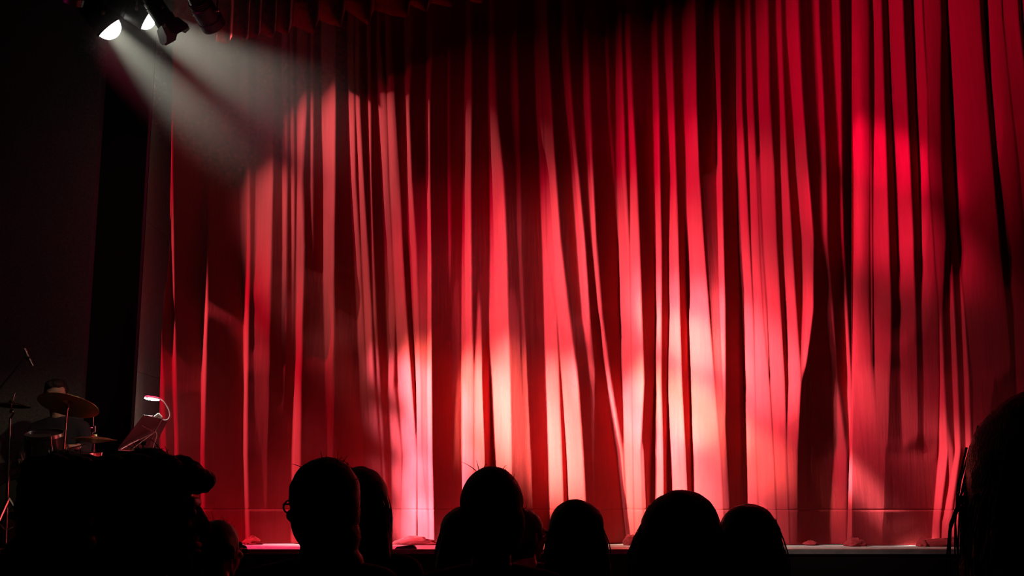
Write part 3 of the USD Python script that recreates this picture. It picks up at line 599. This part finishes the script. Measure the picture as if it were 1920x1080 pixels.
audience(287, 840, 2.62, -1.45, 'curly', 'person with dark curly hair and a bulging forelock, in profile facing right', width=1.0, seed=2, forelock=True, pad=.03)
audience(415, 976, 4.75, -.5, 'short', 'person with short dark hair, low right below the profile with the forelock', seed=3, specs=True)
audience(606, 863, 3.32, .62, 'short', 'person with smooth hair over the neck and glasses, turned to the left', seed=4, specs=True, pad=.014, width=1.05, nape=True)
audience(676, 879, 4.1, -.1, 'long', 'person with long dark hair, half hidden by the head turned left with glasses', seed=5, width=1.12)
audience(922, 878, 3.42, .0, 'round', 'person with a round dark haircut, tallest head in front of the middle of the curtain', seed=6, width=1.0)
audience(872, 950, 4.8, .1, 'long', 'person with long hair, partly hidden to the left of the tallest middle head', seed=7, width=1.2)
audience(986, 955, 5.6, -.85, 'round', 'person with glasses looking right, partly hidden to the right of the tallest middle head', seed=8, specs=True, width=1.1)
audience(1080, 937, 4.25, .0, 'long', 'person with smooth long hair, alone right of the middle group of heads', seed=9, width=1.15, pad=.02)
audience(1272, 919, 3.18, .1, 'straggly', 'person with straggly loose long hair in front of the brightest folds', hairmat='hair_brown', seed=10, width=1.22, pad=.026)
audience(1400, 944, 4.0, .05, 'long', 'person with brown hair, right beside the straggly-haired head', hairmat='hair_brown', seed=11, width=1.2, pad=.022)
audience(1972, 722, 1.32, .05, 'long', 'person close to the camera, big dark head cut off by the right edge', hairmat='hair_brown', seed=12, width=1.17, pad=.03)
# ---------------------------------------------------------------- drum kit and drummer at stage left
def feet(t, base, r, h, mat_='black_metal', rot=0.3, rr=.009, z=ZS):
    """A folding tripod round the pole above base: three legs and their braces."""
    for k in range(3):
        a = rot + k * 2.0944; o = np.array([math.cos(a), math.sin(a), 0])
        lg = obj('leg', tube(np.array([base + [0, 0, h], base + o * r * .55 + [0, 0, h * .5], base + o * r + [0, 0, .012]]), rr, 8), mat_, t)
        obj('rubber_foot', rod(base + o * r * .96 + [0, 0, .014], base + o * r * 1.04 + [0, 0, .0135], .0135), 'dark_plastic', lg)
        obj('brace', tube(np.array([base + [0, 0, h * .35], base + o * r * .5 + [0, 0, h * .52]]), .005, 6), mat_, t)
def cymbal_mesh(c, n, R, t=.0016):
    pr = [(0, .026), (.02, .024), (R * .16, .012), (R * .22, .008), (R * .6, .002), (R, -.012)]
    lo = [(a, b - t) for a, b in pr[::-1]]
    return lathe(pr[::-1][::-1] + lo, c, n, 56)
def pz(p, z): return np.array([p[0], p[1], z])
# crash cymbal in front of the drummer
Yc = -.78; C1 = at(129, 757, Yc); n1 = np.array([.10, .34, .95]); n1 /= np.linalg.norm(n1)
t = thing('cymbal_stand', label='bronze crash cymbal on a thin stand in front of the drummer\'s face', cat='cymbal')
obj('cymbal', cymbal_mesh(C1, n1, .205), 'bronze', t)
b1 = pz(at(118, 840, Yc), ZS); tip = C1 + n1 * .06
tilt = C1 - n1 * .035
obj('rod', rod(tilt, tip, .004), 'steel', t); obj('wingnut', cat(rod(C1 + n1 * .034, C1 + n1 * .05, .007), rod(C1 + n1 * .045 - [.014, 0, 0], C1 + n1 * .045 + [.014, 0, 0], .003)), 'steel', t)
obj('felt', rod(C1 + n1 * .022, C1 + n1 * .034, .014), 'cloth_black', t)
obj('tilter', rod(tilt - [.006, 0, .0], tilt + [.006, 0, 0.012], .012), 'chrome', t)
obj('pole', rod(pz(b1, ZS + .33), tilt, .0065), 'chrome', t); obj('lower_tube', rod(pz(b1, ZS + .06), pz(b1, ZS + .36), .011), 'chrome', t)
obj('collar', rod(pz(b1, ZS + .33), pz(b1, ZS + .37), .016), 'black_metal', t)
feet(t, b1, .17, .30, 'chrome')
# left cymbal on its straight stand
Yl = -.72; C2 = at(19, 758, Yl); n2 = np.array([.02, .05, 1.]); n2 /= np.linalg.norm(n2)
t = thing('cymbal_stand', label='dark cymbal on a steel stand with tripod at the far left edge', cat='cymbal')
obj('cymbal', cymbal_mesh(C2 + [0.01, 0, 0], n2, .125), 'cymbal_dark', t) if 'cymbal_dark' in LOOK else (mat('cymbal_dark', (.07, .05, .025), .5, metal=1.0), obj('cymbal', cymbal_mesh(C2 + [.01, 0, 0], n2, .125), 'cymbal_dark', t))
obj('rod', rod(C2 - [0, 0, .06], at(28, 737, Yl), .0035), 'steel', t)
bl = pz(at(15, 950, Yl), ZS); kn = at(23, 772, Yl)
obj('tilter', cat(trimesh.Trimesh(*[np.array(x) for x in (trimesh.creation.icosphere(2, .014).vertices + at(22, 771, Yl), trimesh.creation.icosphere(2, .014).faces)], process=False), rod(at(20, 784, Yl), at(27, 774, Yl), .008)), 'chrome', t)
obj('pole', rod(pz(at(16, 870, Yl), at(16, 870, Yl)[2]), at(19, 783, Yl), .0075), 'chrome', t)
obj('collar', rod(at(16, 872, Yl), at(16.3, 862, Yl), .014), 'chrome', t)
obj('wing_bolt', rod(at(16, 867, Yl), at(21, 867, Yl), .006), 'chrome', t)
obj('lower_tube', rod(bl + [0, 0, .03], at(16, 872, Yl), .0105), 'chrome', t)
feet(t, bl, .19, .33, 'red_steel', .35, .012) if 'red_steel' in LOOK else (mat('red_steel', (.5, .30, .28), .3, metal=1.0), feet(t, bl, .19, .33, 'chrome', .35, .012))
# hi-hat
Yh = -.42; C3 = at(176, 824, Yh)
t = thing('hi_hat_stand', label='hi-hat cymbal pair on a thin rod stand to the right of the drummer', cat='hi-hat')
obj('top_cymbal', cymbal_mesh(C3 + [0, 0, .012], (.03, 0, 1.), .155), 'bronze', t); obj('bottom_cymbal', lathe([(0, -.02), (.03, -.016), (.155, .008), (.155, .0065), (.03, -.0175), (0, -.0215)], C3 - [0, 0, .006], (.03, 0, 1.), 48), 'bronze', t)
bh = pz(C3, ZS)
obj('rod', rod(bh + [0, 0, .4], at(176, 764, Yh), .0035), 'chrome', t); obj('clutch', cat(rod(C3 + [0, 0, .05], C3 + [0, 0, .095], .011), rod(C3 + [-.03, 0, .08], C3 + [.002, 0, .08], .006)), 'chrome', t)
obj('tube', rod(bh + [0, 0, .06], C3 - [0, 0, .03], .011), 'chrome', t); obj('pedal', rbox(.075, .26, .018, .007, bh + [0, .02, .03]), 'black_metal', t)
feet(t, bh, .18, .26, 'chrome', 1.2)
# drums
def drum(name, label, c, axis, R, H, shell, cat_='drum', lugs=8, legs=0):
    t = thing(name, label=label, cat=cat_); A = frame_to(axis)[:3, :3]; q = lambda a, r, h: c + A @ np.array([math.cos(a) * r, math.sin(a) * r, h])
    ax = A[:, 2]
    obj('shell', lathe([(R * .96, -H / 2), (R, -H / 2), (R, H / 2), (R * .96, H / 2), (R * .96, -H / 2)], c, axis, 48), shell, t)
    for s, nm in ((1, 'batter_head'), (-1, 'resonant_head')): obj(nm, lathe([(0, -.001), (R * 1.01, -.001), (R * 1.01, .001), (0, .0012)], c + ax * s * (H / 2 + .004), axis, 48), 'drum_skin' if nm[0] == 'b' else 'drum_front', t)
    for s in (1, -1): obj('hoop', lathe([(R * 1.01, -.012), (R * 1.035, -.012), (R * 1.035, .012), (R * 1.01, .012), (R * 1.01, -.012)], c + ax * s * (H / 2 + .002), axis, 48), 'chrome', t)
    for k in range(lugs):
        a = k * 2 * math.pi / lugs + .2
        lg = obj('lug', rod(q(a, R * 1.02, -.03), q(a, R * 1.02, .03), .010, 8), 'chrome', t)
        obj('tension_rod', rod(q(a, R * 1.045, -H / 2 - .012), q(a, R * 1.045, H / 2 + .012), .0032, 6), 'chrome', lg)
    if legs:
        for k in range(legs):
            a = k * 2 * math.pi / legs + .5; top = q(a, R * 1.05, 0)
            obj('leg', tube(np.array([top, pz(top, ZS + .10), pz(top + (top - c) * .12 * [1, 1, 0], ZS + .012)]), .007, 8), 'chrome', t)
    return t
mat('drum_shell', (.02, .016, .016), .25); mat('drum_skin', (.05, .047, .045), .5); mat('drum_front', (.02, .02, .02), .4); mat('drum_red', (.16, .012, .016), .35)
Sn = at(141, 862, -.59); Sn[2] = ZS + .56
t = drum('snare_drum', 'snare drum with chrome lugs under the drummer\'s right-hand side stick', Sn, (.0, -.08, 1.), .165, .13, 'drum_shell', lugs=10)
feet(t, pz(Sn, ZS), .22, .24, 'chrome', .9); obj('basket', cat(rod(pz(Sn, ZS + .2), Sn - [0, 0, .09], .011), *[tube(np.array([Sn - [0, 0, .1], Sn + np.array([math.cos(a) * .16, math.sin(a) * .16, -.075]), Sn + np.array([math.cos(a) * .178, math.sin(a) * .178, -.05])]), .006, 6) for a in (.4, 2.5, 4.6)]), 'chrome', t)
Bc = at(52, 940, -.42); Bc[2] = ZS + .245
t = drum('bass_drum', 'black bass drum on the stage floor in front of the drummer', Bc, (.05, -1., 0.), .22, .23, 'drum_shell', lugs=8)
for s in (-1, 1): obj('spur', tube(np.array([Bc + [s * .21, -.05, -.06], Bc + [s * .28, -.1, -.245 + .012]]), .008, 8), 'chrome', t)
for k, (u, v, Y, R) in enumerate(((84, 838, -.60, .125),)):
    T = at(u, v, Y)
    t = drum('rack_tom', 'black rack tom drum on top of the bass drum, below the drummer\'s chest', T, (.0, -.3, 1.), R, .17, 'drum_shell', lugs=6)
    obj('mount', tube(np.array([T - [0, 0, .06], T - [.0, .02, .16], pz(Bc, ZS + .47) + [.03, 0, 0]]), .011, 8), 'chrome', t)
# microphone on a boom
Ym = -.72
t = thing('microphone_stand', label='thin microphone hanging from a black boom stand above the left cymbal', cat='microphone')
obj('microphone', cat(rod(at(47, 657, Ym), at(61, 686, Ym), .0095, 14), rod(at(45.5, 654, Ym), at(49, 661, Ym), .0115, 14)), 'steel', t)
mb = at(-30, 760, Ym)
obj('boom', rod(at(51, 666, Ym), at(-52, 790, Ym), .006), 'black_metal', t); obj('clip', rod(at(48, 668, Ym), at(56, 673, Ym), .013), 'dark_plastic', t)
obj('pole', rod(pz(mb, ZS + .06), mb, .009), 'black_metal', t); obj('boom_joint', rod(mb - [.02, 0, 0], mb + [.02, 0, 0], .018), 'black_metal', t); obj('base', lathe([(0, 0), (.12, 0), (.12, .015), (.03, .03), (0, .03)], pz(mb, ZS + .001), n=36), 'black_metal', t)
# the drummer
S = .99; Yd = .10
A_ = lambda u, v, Y: at(u, v, Y)
org = pz(A_(106, 860, Yd), ZS)
J = joints(S, org, math.pi + .12,
           head=A_(104, 744, Yd - .05), neck=A_(110, 786, Yd - .01), chest=A_(111, 825, Yd + .02),
           shoulderR=A_(70, 806, Yd), shoulderL=A_(152, 804, Yd), elbowR=A_(44, 858, Yd - .08), wristR=A_(45, 866, Yd - .29),
           kneeR=org + [-.30, -.40, .5], ankleR=org + [-.30, -.37, .085], toeR=org + [-.32, -.52, .03], kneeL=org + [.27, -.40, .5], ankleL=org + [.28, -.36, .085], toeL=org + [.30, -.51, .03],
           elbowL=A_(168, 856, Yd - .06), wristL=A_(147, 838, Yd - .27))
t = thing('person', label='drummer in a black jumper with dark hair, seated behind the crash cymbal', cat='person')
gw, R = figure(t, J, S, math.pi + .30, -.12, 'knit_black', 'cloth_dark', hand_dir={'R': (.35, -.9, .12), 'L': (-.75, -.62, .05)}, curl=.95)
E = lambda x, y, z, rx, ry, rz: ell(gw(x, y, z), np.array([rx, ry, rz]) * S, R, 28)
obj('hair', hair_mass([E(0, -.03, .045, .088, .096, .092), E(0, .03, .098, .066, .062, .036), E(.03, .055, .095, .045, .036, .03), E(0, -.06, .0, .08, .06, .08)], .009, .014, 40, 20), 'hair_black', t, smooth=True)
st = thing('drum_stool', pz(J['pelvis'], ZS), label='round black drum stool under the drummer', cat='stool')
zs = J['pelvis'][2] - .125 - ZS
obj('seat', lathe([(0, zs - .09), (.14, zs - .09), (.16, zs - .07), (.16, zs - .02), (.14, zs), (0, zs)], n=40), 'cloth_black', st); obj('pole', rod((0, 0, .08), (0, 0, zs - .08), .014), 'chrome', st)
feet(st, np.zeros(3), .22, .22, 'chrome', .2)
# sticks held in the hands
def stick(a, b, label):
    t = thing('drumstick', label=label, cat='drumstick'); a, b = np.asarray(a), np.asarray(b)
    obj('shaft', rod(a, b, .0072, 12, .004), 'stick_wood', t); tp = trimesh.creation.icosphere(2, .0062); tp.apply_translation(b); obj('tip', tp, 'stick_wood', t)
mat('stick_wood', (.62, .50, .33), .45)
wl, wr = J['wristL'], J['wristR']
hl = wl + np.array([-.75, -.62, .05]) / .97 * .085 - [0, 0, .022]; hr = wr + np.array([.35, -.9, .12]) / .97 * .085 - [0, 0, .022]
dl = at(163, 833, -.42) - hl; dl /= np.linalg.norm(dl)
stick(hl - dl * .07, hl + dl * .30, 'wooden drumstick lying across towards the hi-hat')
dr = at(38, 848, -.55) - hr; dr /= np.linalg.norm(dr)
stick(hr - dr * .10, hr + dr * .28, 'wooden drumstick in the hand beside the left cymbal stand')
# two dark red cases at the stage edge
mat('case_red', (.10, .010, .012), .6); mat('case_bright', (.30, .015, .015), .6)
def case(u0, u1, v0, Y, look, label):
    a, b = at(u0, 1016, Y), at(u1, v0, Y); w = b[0] - a[0]; h = b[2] - ZS
    t = thing('equipment_case', ((a[0] + b[0]) / 2, Y, ZS), label=label, cat='case')
    obj('body', rbox(w, .13, h * .8, .02, (0, 0, h * .4)), look, t); obj('lid', rbox(w * 1.01, .132, h * .2 - .004, .015, (0, 0, h * .9)), look, t)
    obj('handle', tube(curve([(-.03, 0, h), (-.025, 0, h + .018), (.025, 0, h + .018), (.03, 0, h)], 14), .004), 'dark_plastic', t)
case(6, 46, 958, -.60, 'case_red', 'dark red case on the stage edge in front of the left stand')
case(-22, 4, 972, -.60, 'case_bright', 'brighter red case cut off by the left frame edge')
# ---------------------------------------------------------------- music stand with a clip lamp
Yk = -.45
q = lambda u, v, y=Yk: at(u, v, y)
t = thing('music_stand', label='dark folding music stand tilted beside the left edge of the curtain', cat='music stand')
cor = [q(221, 842, -.62), q(286, 845, -.30), q(315, 788, -.28), q(270, 778, -.60)]
nn = np.cross(cor[1] - cor[0], cor[3] - cor[0]); nn /= np.linalg.norm(nn)
def slab(c4, th):
    V = np.vstack([c4, np.asarray(c4) + nn * th]); return trimesh.Trimesh(V, [[0, 2, 1], [0, 3, 2], [4, 5, 6], [4, 6, 7], [0, 1, 5], [0, 5, 4], [1, 2, 6], [1, 6, 5], [2, 3, 7], [2, 7, 6], [3, 0, 4], [3, 4, 7]], process=False)
obj('desk', slab(cor, -.004), 'stand_dark', t, smooth=False) if 'stand_dark' in LOOK else (mat('stand_dark', (.035, .022, .018), .5), obj('desk', slab(cor, -.004), 'stand_dark', t, smooth=False))
L2 = lambda a, b: cor[0] + (cor[1] - cor[0]) * a + (cor[3] - cor[0]) * b
fr = nn * (.008 if (CAM - cor[0]) @ nn > 0 else -.008)
for a, b in (((.02, .02), (.62, .55)), ((.62, .55), (.55, .98)), ((.62, .55), (.12, .72)), ((.35, .02), (.62, .55)), ((.8, .02), (.62, .55))):
    obj('rib', tube(np.array([L2(*a) + fr, (L2(*a) + L2(*b)) / 2 + fr, L2(*b) + fr]), .0035, 8), 'stand_rib', t) if 'stand_rib' in LOOK else (mat('stand_rib', (.25, .2, .18), .35, metal=.9), obj('rib', tube(np.array([L2(*a) + fr, (L2(*a) + L2(*b)) / 2 + fr, L2(*b) + fr]), .0035, 8), 'stand_rib', t))
obj('lip', tube(np.array([L2(-.01, 0) + fr, L2(.5, -.005) + fr * 2, L2(1.01, 0) + fr]), .006, 8), 'stand_rib', t)
obj('arm', tube(np.array([L2(.02, .03) + fr * 2, L2(.16, .2) + fr * 2, L2(.3, .33) + fr * 2]), .0045, 8), 'steel', t)
mid = L2(.5, .3) + fr; sb = pz(mid, ZS)
obj('pole', rod(sb + [0, 0, .08], mid - [0, 0, .02], .010), 'black_metal', t); obj('tilt_joint', rod(mid - [.02, 0, .02], mid + [.02, 0, -.02], .014), 'black_metal', t); feet(t, sb, .26, .30, 'black_metal', .7)
t = thing('clip_lamp', label='white gooseneck clip lamp glowing above the music stand', cat='lamp')
Yg = -.36
h0, h1 = q(271, 744, Yg), q(299, 748, Yg); hd = h1 - h0; hd /= np.linalg.norm(hd)
obj('head', lathe([(0, 0), (.008, .004), (.014, .025), (.0145, .075), (.010, .10), (.005, .122), (0, .122)], h0, hd, 24), 'white_plastic', t)
dn = np.cross(hd, np.cross([0, 0, -1.0], hd)); dn /= np.linalg.norm(dn)
le = trimesh.creation.icosphere(3, 1.0); le.apply_transform(np.vstack([np.column_stack([np.cross(hd, dn) * .018, hd * .055, dn * .0105, h0 + hd * .055 + dn * .009]), [0, 0, 0, 1]]))
obj('led_panel', le, 'led_glow', t)
obj('gooseneck', tube(curve([q(297, 747, Yg), q(304, 750, Yg), q(312, 760, Yg), q(318, 774, Yg), q(316, 785, Yg), q(309, 788, Yg), q(302, 784, Yg), q(297, 781, Yg)], 50), .0042), 'white_plastic', t)
obj('clip', cat(*[hull((q(a, b, Yg), r1), (q(c, d, Yg), r2)).to_mesh() and (lambda m: trimesh.Trimesh(m.vert_properties[:, :3], m.tri_verts))(hull((q(a, b, Yg), r1), (q(c, d, Yg), r2)).to_mesh()) for a, b, r1, c, d, r2 in ((291, 781, .009, 297, 777, .012), (297, 777, .012, 302, 782, .010), (300, 782, .010, 290, 793, .008), (290, 793, .008, 284, 795, .007))]), 'white_plastic', t)
obj('clip_jaw', rod(q(278, 781, Yg - .1), q(287, 781, Yg - .1), .007), 'white_plastic', t)
obj('cable', tube(curve([q(293, 793, Yg), q(290, 806, Yg), q(294, 815, Yg), q(292, 824, Yg), q(288, 836, Yg), q(287, 870, Yg), pz(q(289, 900, Yg), ZS + .006), pz(q(300, 900, Yg - .1), ZS + .006)], 60), .0028, 8), 'white_plastic', t)
# something small and dark lying on the pale stage edge
p = at(762, 1024, -.78); V = np.array([(-.075, -.035, 0), (.07, -.03, 0), (.07, .03, 0), (-.075, .035, 0), (-.06, -.03, .014), (.045, -.025, .026), (.05, .02, .026), (-.06, .03, .012)]) + pz(p, ZS + .001)
hl_ = M.hull_points(V).refine_to_length(.01).to_mesh(); hm = trimesh.Trimesh(hl_.vert_properties[:, :3], hl_.tri_verts); hm.vertices = hm.vertices + .004 * (meshkit.fbm(hm.vertices * 40, 3, 5) - .5)[:, None] * (hm.vertices[:, 2:] > ZS + .004)
ft = thing('folded_cloth', label='small folded black cloth on the pale stage edge beside the long-haired head', cat='cloth'); obj('cloth', hm, 'cloth_black', ft)

LOOK['haze'] = usdkit.material(stage, '/World/Looks/haze', {
    'g': ('geometry', {}), 's': ('separate_xyz', {}),
    'x': ('map_range', dict(range_type='smoothstep', from_min=-2.0, from_max=-1.0, to_min=1., to_max=0., clamp=True)),
    'z': ('map_range', dict(range_type='smoothstep', from_min=3.3, from_max=4.25, to_min=0., to_max=1., clamp=True)),
    'a': ('math', dict(math_type='multiply', value2=.73)), 'b': ('math', dict(math_type='multiply_add', value2=.68)), 'w': ('map_range', dict(range_type='smoothstep', from_min=.74, from_max=1.10, to_min=0., to_max=1., clamp=True)), 'm0': ('math', dict(math_type='multiply')), 'm': ('math', dict(math_type='multiply')), 'k': ('math', dict(math_type='multiply', value2=.17)),
    'v': ('scatter_volume', dict(color=(1., 1., .93), anisotropy=.3))},
    [('g.position', 's.vector'), ('s.x', 'x.value'), ('s.z', 'z.value'), ('s.x', 'a.value1'), ('s.z', 'b.value1'), ('a.value', 'b.value3'), ('b.value', 'w.value'), ('x.result', 'm0.value1'), ('w.result', 'm0.value2'), ('m0.value', 'm.value1'), ('z.result', 'm.value2'), ('m.value', 'k.value1'), ('k.value', 'v.density')], volume='v.volume')
obj('haze', box(-3.08, -.98, -1.05, -.28, 3.25, 5.7), 'haze', smooth=False, label='thin theatre haze lit by the two lamps at upper left', cat='haze', kind='stuff')
